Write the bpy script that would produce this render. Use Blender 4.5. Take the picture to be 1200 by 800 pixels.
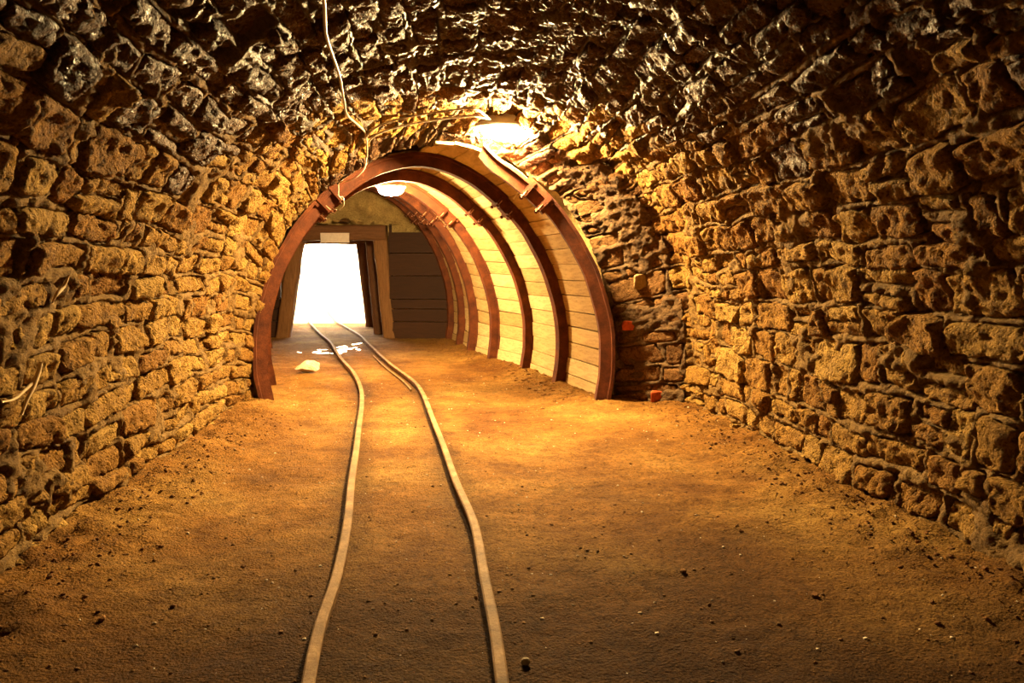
import bpy, bmesh, math, random
import numpy as np
from mathutils import Vector, Matrix

random.seed(11)
rng = np.random.default_rng(11)
for o in list(bpy.data.objects):
    bpy.data.objects.remove(o, do_unlink=True)
scene = bpy.context.scene
COL = scene.collection

# ------------------------------------------------------------------ camera
FPX = 850.0
CAM_Z = 1.3
cam_d = bpy.data.cameras.new('camera')
cam_d.sensor_width = 36.0
cam_d.lens = FPX / 1200.0 * 36.0
cam_d.clip_start = 0.05
cam_d.clip_end = 300
cam = bpy.data.objects.new('camera', cam_d)
COL.objects.link(cam)
PITCH = math.atan(85.0 / FPX)
cam.location = (0, 0, CAM_Z)
cam.rotation_euler = (math.pi / 2 - PITCH, 0, 0)
scene.camera = cam

# ------------------------------------------------------------------ world, exposure
world = bpy.data.worlds.new('overcast_sky')
scene.world = world
world.use_nodes = True
bg = world.node_tree.nodes['Background']
bg.inputs['Color'].default_value = (1.0, 0.80, 0.52, 1)
bg.inputs['Strength'].default_value = 34.0
LAMP_COL = (1.0, 0.69, 0.28)
LAMP1 = 3600.0
LAMP2 = 1900.0
vs = scene.view_settings
vs.view_transform = 'Standard'
vs.look = 'None'
vs.gamma = 1.0
vs.use_curve_mapping = False
vs.exposure = -0.05


def ray(px, py):
    x = (px - 600) / FPX
    y = -(py - 400) / FPX
    c, s = math.cos(PITCH), math.sin(PITCH)
    return Vector((x, c + y * s, -s + y * c))


def at_z(px, py, z=0.0):
    d = ray(px, py)
    t = (z - CAM_Z) / d.z
    return Vector((d.x * t, d.y * t, z))


def at_y(px, py, Y):
    d = ray(px, py)
    t = Y / d.y
    return Vector((d.x * t, Y, CAM_Z + d.z * t))


# ------------------------------------------------------------------ noise
_perm = rng.permutation(256)
_perm = np.concatenate([_perm, _perm, _perm])
_g = rng.normal(size=(256, 3))
_g /= np.linalg.norm(_g, axis=1)[:, None]


def perlin(p):
    p = np.asarray(p, dtype=np.float64)
    i = np.floor(p).astype(np.int64)
    f = p - i
    i &= 255
    w = f * f * f * (f * (f * 6 - 15) + 10)
    out = 0
    for dx in (0, 1):
        wx = w[:, 0] if dx else 1 - w[:, 0]
        for dy in (0, 1):
            wy = w[:, 1] if dy else 1 - w[:, 1]
            for dz in (0, 1):
                wz = w[:, 2] if dz else 1 - w[:, 2]
                h = _perm[_perm[_perm[(i[:, 0] + dx)] + i[:, 1] + dy] + i[:, 2] + dz]
                g = _g[h]
                out = out + wx * wy * wz * (g[:, 0] * (f[:, 0] - dx) + g[:, 1] * (f[:, 1] - dy) + g[:, 2] * (f[:, 2] - dz))
    return out * 1.5


def fbm(p, octaves=4, gain=0.5, ridged=False):
    p = np.asarray(p, dtype=np.float64)
    a, out, tot = 1.0, 0, 0
    for k in range(octaves):
        n = perlin(p * (2.03 ** k) + 17.3 * k)
        if ridged:
            n = 1 - 2 * np.abs(n)
        out = out + a * n
        tot += a
        a *= gain
    return out / tot


def sstep(a, b, x):
    t = np.clip((x - a) / (b - a), 0, 1)
    return t * t * (3 - 2 * t)


# ------------------------------------------------------------------ object helpers
def mesh_obj(name, verts, faces, mat=None, parent=None, smooth=False, recenter=False, kind=None):
    v = np.asarray(verts, dtype=np.float64).reshape(-1, 3)
    c = np.zeros(3)
    if recenter:
        c = v.mean(axis=0)
        v = v - c
    me = bpy.data.meshes.new(name)
    if isinstance(faces, np.ndarray):
        n = faces.shape[1]
        me.vertices.add(len(v))
        me.vertices.foreach_set('co', v.astype(np.float32).ravel())
        me.loops.add(faces.size)
        me.polygons.add(len(faces))
        me.loops.foreach_set('vertex_index', faces.astype(np.int32).ravel())
        me.polygons.foreach_set('loop_start', np.arange(0, faces.size, n, dtype=np.int32))
        me.polygons.foreach_set('loop_total', np.full(len(faces), n, dtype=np.int32))
        me.update(calc_edges=True)
    else:
        me.from_pydata([tuple(x) for x in v], [], faces)
        me.update()
    if smooth:
        me.polygons.foreach_set('use_smooth', np.ones(len(me.polygons), dtype=bool))
    if mat:
        me.materials.append(mat)
    o = bpy.data.objects.new(name, me)
    COL.objects.link(o)
    o.location = c
    if parent is not None:
        o.parent = parent
        o.location = Vector(c) - parent.location
    if kind:
        o['kind'] = kind
    return o


def tag(o, label=None, cat=None, group=None, kind=None):
    if label:
        o['label'] = label
    if cat:
        o['category'] = cat
    if group:
        o['group'] = group
    if kind:
        o['kind'] = kind
    return o


def empty(name, loc, label=None, cat=None, group=None, kind=None):
    o = bpy.data.objects.new(name, None)
    COL.objects.link(o)
    o.location = loc
    o.empty_display_size = 0.1
    return tag(o, label, cat, group, kind)


def grid_faces(nu, nv, wrap=False):
    i, j = np.meshgrid(np.arange(nu - 1), np.arange(nv - (0 if wrap else 1)), indexing='ij')
    j2 = (j + 1) % nv
    a = i * nv + j
    b = (i + 1) * nv + j
    c = (i + 1) * nv + j2
    d = i * nv + j2
    return np.stack([a, b, c, d], -1).reshape(-1, 4)


def hexa(c8):
    """8 corners: 0-3 one end (loop), 4-7 other end."""
    return c8, [(3, 2, 1, 0), (4, 5, 6, 7), (0, 1, 5, 4), (1, 2, 6, 5), (2, 3, 7, 6), (3, 0, 4, 7)]


def bm_obj(name, bm, mat, parent=None, smooth=False):
    v = np.array([x.co[:] for x in bm.verts])
    bm.verts.index_update()
    f = [[x.index for x in p.verts] for p in bm.faces]
    bm.free()
    return mesh_obj(name, v, f, mat, parent, smooth, recenter=True)


def tube(name, pts, r, mat, parent=None, n=8, closed=False, radii=None):
    pts = [Vector(p) for p in pts]
    m = len(pts)
    V = []
    up = Vector((0.13, 0.21, 1)).normalized()
    for i, p in enumerate(pts):
        t = (pts[min(i + 1, m - 1)] - pts[max(i - 1, 0)]).normalized()
        a = t.cross(up)
        if a.length < 1e-3:
            a = t.cross(Vector((1, 0, 0)))
        a.normalize()
        b = t.cross(a)
        rr = radii[i] if radii else r
        for k in range(n):
            an = 2 * math.pi * k / n
            V.append(p + a * (rr * math.cos(an)) + b * (rr * math.sin(an)))
    F = [tuple(q) for q in grid_faces(m, n, wrap=True)]
    F.append(tuple(range(n))[::-1])
    F.append(tuple(range((m - 1) * n, m * n)))
    return mesh_obj(name, [v[:] for v in V], F, mat, parent, smooth=True, recenter=True)


def catmull(P, per=8):
    P = [np.asarray(p, float) for p in P]
    P = [2 * P[0] - P[1]] + P + [2 * P[-1] - P[-2]]
    out = []
    for i in range(1, len(P) - 2):
        p0, p1, p2, p3 = P[i - 1:i + 3]
        for k in range(per):
            t = k / per
            out.append(0.5 * ((2 * p1) + (-p0 + p2) * t + (2 * p0 - 5 * p1 + 4 * p2 - p3) * t * t + (-p0 + 3 * p1 - 3 * p2 + p3) * t ** 3))
    out.append(P[-2])
    return np.array(out)


# ------------------------------------------------------------------ materials
class NT:
    def __init__(self, name):
        self.m = bpy.data.materials.new(name)
        self.m.use_nodes = True
        self.nt = self.m.node_tree
        self.bsdf = self.nt.nodes['Principled BSDF']
        self.out = self.nt.nodes['Material Output']

    def n(self, t, **kw):
        nd = self.nt.nodes.new(t)
        for k, v in kw.items():
            setattr(nd, k, v)
        return nd

    def l(self, a, b):
        self.nt.links.new(a, b)

    def pos(self, scale=(1, 1, 1), obj=False):
        if obj:
            src = self.n('ShaderNodeTexCoord').outputs['Object']
        else:
            src = self.n('ShaderNodeNewGeometry').outputs['Position']
        mp = self.n('ShaderNodeMapping')
        mp.inputs['Scale'].default_value = scale
        self.l(src, mp.inputs['Vector'])
        return mp.outputs['Vector']

    def noise(self, vec, scale, detail=6, rough=0.6, dist=0.0):
        nd = self.n('ShaderNodeTexNoise')
        nd.inputs['Scale'].default_value = scale
        nd.inputs['Detail'].default_value = detail
        nd.inputs['Roughness'].default_value = rough
        nd.inputs['Distortion'].default_value = dist
        self.l(vec, nd.inputs['Vector'])
        return nd.outputs['Fac']

    def voro(self, vec, scale, feature='F1'):
        nd = self.n('ShaderNodeTexVoronoi', feature=feature)
        nd.inputs['Scale'].default_value = scale
        self.l(vec, nd.inputs['Vector'])
        return nd.outputs['Distance']

    def ramp(self, fac, stops):
        nd = self.n('ShaderNodeValToRGB')
        el = nd.color_ramp.elements
        while len(el) < len(stops):
            el.new(0.5)
        for e, (p, c) in zip(el, stops):
            e.position = p
            e.color = (c[0], c[1], c[2], 1) if len(c) == 3 else c
        self.l(fac, nd.inputs['Fac'])
        return nd.outputs['Color']

    def mix(self, fac, a, b, mode='MIX'):
        nd = self.n('ShaderNodeMix', data_type='RGBA', blend_type=mode)
        for s, v in ((nd.inputs['Factor'], fac), (nd.inputs['A'], a), (nd.inputs['B'], b)):
            if hasattr(v, 'is_output'):
                self.l(v, s)
            elif isinstance(v, (int, float)):
                s.default_value = v
            else:
                s.default_value = (v[0], v[1], v[2], 1)
        return [x for x in nd.outputs if x.type == 'RGBA'][0]

    def math(self, op, a, b=None):
        nd = self.n('ShaderNodeMath', operation=op)
        for s, v in ((nd.inputs[0], a), (nd.inputs[1], b)):
            if v is None:
                continue
            if hasattr(v, 'is_output'):
                self.l(v, s)
            else:
                s.default_value = v
        return nd.outputs[0]

    def bump(self, h, strength=0.5, dist=0.02, prev=None):
        nd = self.n('ShaderNodeBump')
        nd.inputs['Strength'].default_value = strength
        nd.inputs['Distance'].default_value = dist
        self.l(h, nd.inputs['Height'])
        if prev is not None:
            self.l(prev, nd.inputs['Normal'])
        return nd.outputs['Normal']

    def rand(self):
        return self.n('ShaderNodeObjectInfo').outputs['Random']

    def done(self, color, rough=0.85, normal=None, metal=0.0, spec=0.5):
        b = self.bsdf
        if hasattr(color, 'is_output'):
            self.l(color, b.inputs['Base Color'])
        else:
            b.inputs['Base Color'].default_value = (*color, 1)
        if hasattr(rough, 'is_output'):
            self.l(rough, b.inputs['Roughness'])
        else:
            b.inputs['Roughness'].default_value = rough
        b.inputs['Metallic'].default_value = metal
        b.inputs['Specular IOR Level'].default_value = spec
        if normal is not None:
            self.l(normal, b.inputs['Normal'])
        return self.m


def stone_material(name, cols, rough=0.8, pit=0.85, spec=0.08, bump=1.0, veins=False):
    t = NT(name)
    p = t.pos()
    n1 = t.noise(p, 9, 8, 0.65, 0.3)
    n2 = t.noise(p, 42, 6, 0.7)
    pits = t.voro(p, 55)
    base = t.ramp(t.rand(), [(0.0, cols[0]), (0.35, cols[1]), (0.7, cols[2]), (1.0, cols[3])])
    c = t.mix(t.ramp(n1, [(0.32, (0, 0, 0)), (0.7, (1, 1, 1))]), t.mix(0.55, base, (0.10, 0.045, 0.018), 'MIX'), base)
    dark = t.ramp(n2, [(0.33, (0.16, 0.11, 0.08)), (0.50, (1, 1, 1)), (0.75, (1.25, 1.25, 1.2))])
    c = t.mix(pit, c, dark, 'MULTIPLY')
    h = t.math('ADD', t.math('MULTIPLY', n2, 0.8), t.math('MULTIPLY', t.math('MINIMUM', pits, 0.45), 0.8))
    h = t.math('ADD', h, t.math('MULTIPLY', n1, 1.6))
    nb = t.bump(h, bump, 0.045)
    rr = t.math('ADD', t.math('MULTIPLY', n1, 0.35), rough - 0.18)
    if veins:
        rr = t.ramp(t.noise(p, 24, 5, 0.6, 0.8), [(0.0, (0.8, 0.8, 0.8)), (0.5, (0.72, 0.72, 0.72)), (0.63, (0.3, 0.3, 0.3)), (1.0, (0.25, 0.25, 0.25))])
    return t.done(c, rr, nb, spec=spec)


M = {}
OCH = [(0.29, 0.135, 0.028), (0.37, 0.20, 0.045), (0.47, 0.285, 0.075), (0.32, 0.15, 0.032)]
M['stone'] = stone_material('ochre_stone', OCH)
M['stone_wet_shaded'] = stone_material('damp_shaded_stone', [(0.09, 0.037, 0.010), (0.125, 0.056, 0.016), (0.16, 0.077, 0.022), (0.105, 0.044, 0.012)], rough=0.5, spec=0.3, bump=1.0, veins=True)  # damp stone, darkened further to paint shade on the upper near vault
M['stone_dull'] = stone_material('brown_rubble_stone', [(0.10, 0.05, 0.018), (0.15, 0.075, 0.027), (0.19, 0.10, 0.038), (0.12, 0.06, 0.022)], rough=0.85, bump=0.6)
M['brick'] = stone_material('red_brick', [(0.55, 0.10, 0.03)] * 4, bump=0.3, pit=0.3)
M['pale_dull'] = stone_material('buff_cobble', [(0.36, 0.25, 0.12)] * 4, pit=0.25, bump=0.4)
M['clod'] = stone_material('soil_clods', [(0.17, 0.075, 0.022), (0.22, 0.10, 0.03), (0.26, 0.125, 0.04), (0.19, 0.085, 0.025)], bump=0.5)
M['pale'] = stone_material('pale_limestone', [(0.66, 0.55, 0.4)] * 4, pit=0.25, bump=0.5)


def mortar_material(name, c0, c1, rough, spec):
    t = NT(name)
    p = t.pos()
    n1 = t.noise(p, 6, 8, 0.65)
    n2 = t.noise(p, 50, 6, 0.7)
    c = t.ramp(n1, [(0.3, c0), (0.7, c1)])
    c = t.mix(0.75, c, t.ramp(n2, [(0.33, (0.22, 0.17, 0.13)), (0.52, (1, 1, 1)), (0.75, (1.2, 1.2, 1.15))]), 'MULTIPLY')
    h = t.math('ADD', t.math('MULTIPLY', n1, 1.6), t.math('MULTIPLY', n2, 0.9))
    return t.done(c, t.math('ADD', t.math('MULTIPLY', n1, 0.3), rough - 0.15), t.bump(h, 0.9, 0.03), spec=spec)


M['mortar'] = mortar_material('grey_brown_mortar', (0.13, 0.07, 0.022), (0.26, 0.155, 0.053), 0.8, 0.12)
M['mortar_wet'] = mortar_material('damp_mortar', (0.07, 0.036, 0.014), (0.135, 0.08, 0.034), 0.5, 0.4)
M['rubble'] = mortar_material('brown_rubble_mortar', (0.075, 0.04, 0.017), (0.16, 0.09, 0.036), 0.85, 0.3)
M['rock'] = mortar_material('yellow_rock', (0.36, 0.23, 0.085), (0.62, 0.44, 0.17), 0.85, 0.3)


def soil_material():
    t = NT('orange_soil')
    p = t.pos()
    n0 = t.noise(p, 0.9, 5, 0.55, 0.4)
    n1 = t.noise(p, 5, 8, 0.65)
    n2 = t.noise(p, 60, 6, 0.75)
    grit = t.voro(p, 95)
    c = t.ramp(n0, [(0.30, (0.13, 0.050, 0.009)), (0.5, (0.24, 0.112, 0.023)), (0.72, (0.35, 0.2, 0.05))])
    at = t.n('ShaderNodeAttribute', attribute_name='cinder_falloff')
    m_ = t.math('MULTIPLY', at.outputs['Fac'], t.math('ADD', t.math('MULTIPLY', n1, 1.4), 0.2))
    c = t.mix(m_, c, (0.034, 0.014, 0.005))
    c = t.mix(0.6, c, t.ramp(n1, [(0.3, (0.35, 0.3, 0.26)), (0.65, (1.1, 1.1, 1.1))]), 'MULTIPLY')
    c = t.mix(0.8, c, t.ramp(n2, [(0.34, (0.22, 0.18, 0.15)), (0.5, (1, 1, 1)), (0.75, (1.3, 1.3, 1.25))]), 'MULTIPLY')
    n3 = t.noise(p, 17, 6, 0.7, 0.5)
    c = t.mix(0.55, c, t.ramp(n3, [(0.33, (0.32, 0.27, 0.23)), (0.56, (1, 1, 1)), (0.8, (1.25, 1.25, 1.2))]), 'MULTIPLY')
    h = t.math('ADD', t.math('MULTIPLY', n2, 0.45), t.math('MULTIPLY', n1, 1.3))
    h = t.math('ADD', h, t.math('MULTIPLY', n3, 0.9))
    h = t.math('SUBTRACT', h, t.math('MULTIPLY', grit, 0.3))
    return t.done(c, 0.88, t.bump(h, 1.0, 0.03), spec=0.08)


M['soil'] = soil_material()


def rust_material(name='rusty_steel', cols=((0.04, 0.009, 0.004), (0.105, 0.027, 0.008), (0.185, 0.055, 0.015))):
    t = NT(name)
    p = t.pos()
    n1 = t.noise(p, 7, 8, 0.65)
    n2 = t.noise(p, 70, 5, 0.7)
    c = t.ramp(n1, [(0.3, cols[0]), (0.55, cols[1]), (0.78, cols[2])])
    c = t.mix(0.5, c, t.ramp(n2, [(0.3, (0.4, 0.35, 0.3)), (0.6, (1, 1, 1))]), 'MULTIPLY')
    return t.done(c, 0.75, t.bump(t.math('ADD', n1, n2), 0.45, 0.01), spec=0.2)


M['rust'] = rust_material()
M['rail'] = rust_material('worn_rail_steel', ((0.10, 0.05, 0.018), (0.23, 0.125, 0.048), (0.40, 0.25, 0.115)))


def wood_material(name, cols, axis=(1, 1, 1), rough=0.75, grain=0.5):
    t = NT(name)
    p = t.pos(axis, obj=True)
    n1 = t.noise(p, 3, 8, 0.6, 0.6)
    n2 = t.noise(t.pos(), 35, 6, 0.7)
    base = t.ramp(t.rand(), [(0.0, cols[0]), (0.5, cols[1]), (1.0, cols[2])])
    c = t.mix(grain, base, t.ramp(n1, [(0.32, (0.3, 0.22, 0.15)), (0.6, (1, 1, 1))]), 'MULTIPLY')
    c = t.mix(0.35, c, t.ramp(n2, [(0.25, (0.3, 0.25, 0.2)), (0.5, (1, 1, 1))]), 'MULTIPLY')
    return t.done(c, rough, t.bump(t.math('ADD', n1, t.math('MULTIPLY', n2, 0.4)), 0.4, 0.01), spec=0.3)


PALE = [(0.36, 0.235, 0.095), (0.48, 0.335, 0.155), (0.58, 0.44, 0.23)]
M['plank'] = wood_material('pale_plank', PALE, (5, 1.2, 14), grain=0.5)
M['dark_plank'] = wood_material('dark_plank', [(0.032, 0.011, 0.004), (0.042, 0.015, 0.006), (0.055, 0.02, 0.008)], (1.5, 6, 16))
M['timber'] = wood_material('brown_timber', [(0.19, 0.09, 0.034), (0.22, 0.105, 0.04), (0.24, 0.115, 0.045)], (16, 16, 1.2))
M['timber_h'] = wood_material('brown_timber_beam', [(0.15, 0.065, 0.026)] * 3, (1.2, 16, 16))
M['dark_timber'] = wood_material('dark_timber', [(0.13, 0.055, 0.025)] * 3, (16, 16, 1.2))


def plain(name, col, rough=0.5, metal=0.0, spec=0.5):
    t = NT(name)
    n = t.noise(t.pos(), 30, 4, 0.6)
    c = t.mix(0.35, col, t.ramp(n, [(0.3, (0.6, 0.55, 0.5)), (0.65, (1, 1, 1))]), 'MULTIPLY')
    return t.done(c, rough, None, metal, spec)


M['cable'] = plain('grey_cable_sheath', (0.30, 0.25, 0.2), 0.4)
M['wire'] = plain('pale_wire', (0.6, 0.55, 0.48), 0.4)
M['sign'] = plain('blank_sign_board', (0.75, 0.66, 0.62), 0.55)
M['enamel'] = plain('grey_lamp_housing', (0.5, 0.46, 0.4), 0.4)
M['bolt'] = plain('bolt_steel', (0.34, 0.18, 0.10), 0.5, 0.2)
M['stick'] = plain('pale_stick', (0.7, 0.6, 0.4), 0.7)
M['root'] = plain('pale_root', (0.62, 0.45, 0.25), 0.8)

t = NT('glowing_lamp_glass')
em = t.n('ShaderNodeEmission')
em.inputs['Color'].default_value = (*LAMP_COL, 1)
em.inputs['Strength'].default_value = LAMP1
t.l(em.outputs[0], t.out.inputs['Surface'])
M['glow1'] = t.m
t = NT('glowing_lamp_globe')
em = t.n('ShaderNodeEmission')
em.inputs['Color'].default_value = (*LAMP_COL, 1)
em.inputs['Strength'].default_value = LAMP2
t.l(em.outputs[0], t.out.inputs['Surface'])
M['glow2'] = t.m

t = NT('muddy_water')
M['water'] = t.done((0.16, 0.09, 0.04), 0.12, t.bump(t.noise(t.pos(), 14, 3, 0.5), 0.25, 0.02), spec=0.6)

# ------------------------------------------------------------------ stone tunnel surface
HEAD = math.radians(6.4)
TD = np.array([-math.sin(HEAD), math.cos(HEAD), 0])
TR = np.array([math.cos(HEAD), math.sin(HEAD), 0])
TP0 = np.array([0.316, 0.0, 0.0])
R, SPR, BASE = 2.07, 0.63, -0.22
U0, U1, U2 = -3.5, 6.50, 7.10
LW = SPR - BASE
LARC = math.pi * R
STOT = 2 * LW + LARC


def section(s):
    """arc length s (array) -> (w, z) of the stone vault"""
    s = np.asarray(s, float)
    th = np.clip((s - LW) / R, 0, math.pi)
    w = -R * np.cos(th)
    z = SPR + R * np.sin(th)
    z = np.where(s < LW, BASE + s, z)
    z = np.where(s > LW + LARC, BASE + (STOT - s), z)
    w = np.where(s < LW, -R - 0.02 * np.sin(s / LW * math.pi), w)
    w = np.where(s > LW + LARC, R + 0.02 * np.sin((STOT - s) / LW * math.pi), w)
    return w, z


RIM_HALF = [(1.74, BASE), (1.75, 0.05), (1.76, 0.4), (1.71, 0.8), (1.645, 1.12), (1.55, 1.42), (1.36, 1.78), (1.14, 2.04), (0.9, 2.22), (0.65, 2.36), (0.33, 2.475), (0, 2.52)]


def arc_table(half):
    pts = catmull([(-w, z) for w, z in half] + [(w, z) for w, z in half[::-1][1:]], 10)
    d = np.concatenate([[0], np.cumsum(np.linalg.norm(np.diff(pts, axis=0), axis=1))])
    return pts, d


RIM, RIMD = arc_table(RIM_HALF)
RIM_C = np.array([-0.74, 6.97, 0])
_r = np.array([1.02 + 2.50, 7.06 - 6.88, 0])
RIM_R = _r / np.linalg.norm(_r)


def rim_pt(s):
    q = np.asarray(s) / STOT * RIMD[-1]
    w = np.interp(q, RIMD, RIM[:, 0])
    z = np.interp(q, RIMD, RIM[:, 1])
    z = z - 0.085 * np.exp(-((w + 0.75) / 0.5) ** 2) - 0.05 * np.exp(-(w / 0.5) ** 2)
    w = np.where((w < -0.5) & (z > 0.2), w + 0.04 * sstep(0.5, 0.9, -w) * sstep(0.2, 0.9, z), w)
    return RIM_C + w[:, None] * RIM_R + z[:, None] * np.array([0, 0, 1.0])


def surf0(u, s):
    u = np.atleast_1d(np.asarray(u, float))
    s = np.atleast_1d(np.asarray(s, float))
    w, z = section(s)
    ub = np.minimum(u, U1)
    P = TP0 + ub[:, None] * TD + w[:, None] * TR + z[:, None] * np.array([0, 0, 1.0])
    t = np.clip((u - U1) / (U2 - U1), 0, 1)[:, None]
    return P * (1 - t) + rim_pt(s) * t


def surf(u, s, h):
    """point on tunnel surface raised h towards the inside"""
    e = 0.02
    P = surf0(u, s)
    du = surf0(np.asarray(u) + e, s) - surf0(np.asarray(u) - e, s)
    ds = surf0(u, np.asarray(s) + e) - surf0(u, np.asarray(s) - e)
    N = np.cross(ds, du)
    ln = np.linalg.norm(N, axis=1)
    N = N / np.maximum(ln, 1e-9)[:, None]
    # make sure it points inside
    C = TP0 + np.atleast_1d(u)[:, None] * TD + np.array([0, 0, 0.9])
    sg = np.sign(np.sum((C - P) * N, axis=1))
    N = N * sg[:, None]
    bulge = 0.05 * fbm(P * 0.9, 2) + 0.025 * fbm(P * 3.0 + 5, 2)
    return P + N * (np.asarray(h) + bulge)[:, None]


# ---- masonry layout : courses along u, stacked along s
SB = (2.72, STOT - 2.72)      # left wall / ceiling / right wall borders
stones = []
s = 0.12
k = 0
while s < STOT - 0.12:
    ch = random.uniform(0.12, 0.25)
    if STOT - 0.12 - (s + ch) < 0.1:
        ch = STOT - 0.12 - s
    u = 1.55 + random.uniform(0, 0.3)
    ph = random.uniform(0, 6)
    while u < U2 - 0.03:
        ln = random.choice([random.uniform(0.14, 0.26), random.uniform(0.22, 0.42), random.uniform(0.3, 0.52)])
        if u + ln > U2 - 0.12:
            ln = U2 - u
        wob0 = 0.022 * math.sin(u * 2.1 + k * 0.7) + 0.015 * math.sin(u * 5.3 + k)
        wob1 = 0.022 * math.sin((u + ln) * 2.1 + k * 0.7) + 0.015 * math.sin((u + ln) * 5.3 + k)
        j = lambda a: random.uniform(-a, a)
        split = ch > 0.17 and random.random() < 0.22
        rows = [(0, ch)] if not split else [(0, ch * 0.5), (ch * 0.5, ch)]
        for a, b in rows:
            stones.append(dict(c=[(u + j(.03), s + a + wob0 + j(.024)), (u + ln + j(.03), s + a + wob1 + j(.024)),
                                  (u + ln + j(.05), s + b + wob1 + j(.024)), (u + j(.05), s + b + wob0 + j(.024))],
                               u=u + ln / 2, s=s + (a + b) / 2))
        u += ln
    s += ch
    k += 1


def classify(st):
    if st['s'] < SB[0]:
        return 'L'
    if st['s'] > SB[1]:
        return 'R'
    return 'C'


for st in stones:
    st['w'] = classify(st)
    lofted = st['u'] > U1 + 0.05
    st['corner'] = lofted and st['s'] > STOT * 0.62
    st['gap'] = random.uniform(0.002, 0.016)
    st['h'] = random.gauss(0.0, 0.013)
    if random.random() < 0.10:
        st['h'] -= 0.04
    if random.random() < 0.12:
        st['h'] += 0.022
    if lofted:
        st['h'] = st['h'] * 0.5 - 0.004
    st['seed'] = np.array([random.uniform(0, 50) for _ in range(3)])


def relief(u, s):
    X = np.column_stack([u, s, 0 * u])
    a = 0.75
    Y = np.column_stack([(u * math.cos(a) + s * math.sin(a)) * 7, (-u * math.sin(a) + s * math.cos(a)) * 24, 0 * u])
    Y = Y + 1.2 * perlin(X * 4 + 40)[:, None]
    r = 0.028 * fbm(X * 4.5 + 2, 3, 0.55) + 0.026 * fbm(X * 13 + 11, 3, 0.62)
    r = r + 0.013 * fbm(Y, 3, 0.6, True)
    r = r - 0.026 * sstep(0.30, 0.62, perlin(X * 17 + 70)) - 0.016 * sstep(0.25, 0.5, perlin(X * 38 + 5))
    return r


def bil(c, p, q):
    c = np.array(c)
    a, b = (p + 1) / 2, (q + 1) / 2
    return ((1 - a) * (1 - b))[:, None] * c[0] + (a * (1 - b))[:, None] * c[1] + (a * b)[:, None] * c[2] + ((1 - a) * b)[:, None] * c[3]


def stone_mesh(st):
    c = np.array(st['c'])
    ce = c.mean(axis=0)
    lu = np.linalg.norm(c[1] - c[0])
    ls = np.linalg.norm(c[3] - c[0])
    nu = int(np.clip(round(lu / 0.0135), 10, 38))
    ns = int(np.clip(round(ls / 0.0135), 8, 18))
    p = np.sin(np.linspace(-1, 1, nu) * math.pi / 2 * 0.82) / math.sin(math.pi / 2 * 0.82)
    q = np.sin(np.linspace(-1, 1, ns) * math.pi / 2 * 0.82) / math.sin(math.pi / 2 * 0.82)
    pp, qq = [x.ravel() for x in np.meshgrid(p, q, indexing='ij')]
    # rounded corners (square -> squircle blend)
    rp = pp * np.sqrt(np.maximum(0, 1 - 0.26 * qq * qq * pp * pp))
    rq = qq * np.sqrt(np.maximum(0, 1 - 0.26 * pp * pp * qq * qq))
    sh_u = 1 - 2 * st['gap'] / lu
    sh_s = 1 - 2 * st['gap'] / ls
    UV = bil(c, rp * sh_u, rq * sh_s)
    edge = np.maximum(np.abs(pp), np.abs(qq))
    dist = np.minimum((1 - np.abs(pp)) * lu / 2, (1 - np.abs(qq)) * ls / 2)
    X = np.column_stack([UV, np.zeros(len(UV))])
    # ragged outline
    rg = np.column_stack([perlin(X * 14 + st['seed']), perlin(X * 14 + st['seed'] + 31)]) * 0.016
    UV = UV + rg * np.maximum(0.25, edge[:, None])
    prof = sstep(0.0, 0.03, dist)
    amp = 0.45 if st['corner'] else 1.0
    n = amp * relief(UV[:, 0], UV[:, 1]) + amp * fbm(X * 7 + st['seed'], 2) * 0.018
    tilt = st['seed'][0] % 1 - 0.5
    tilt2 = st['seed'][1] % 1 - 0.5
    h = st['h'] + 0.012 + n + (tilt * 0.035 * qq + tilt2 * 0.03 * pp) * amp
    h = np.where(edge > 0.999, -0.085, h - (1 - prof) * 0.014)
    P = surf(UV[:, 0], UV[:, 1], h)
    return P, grid_faces(nu, ns)


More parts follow.
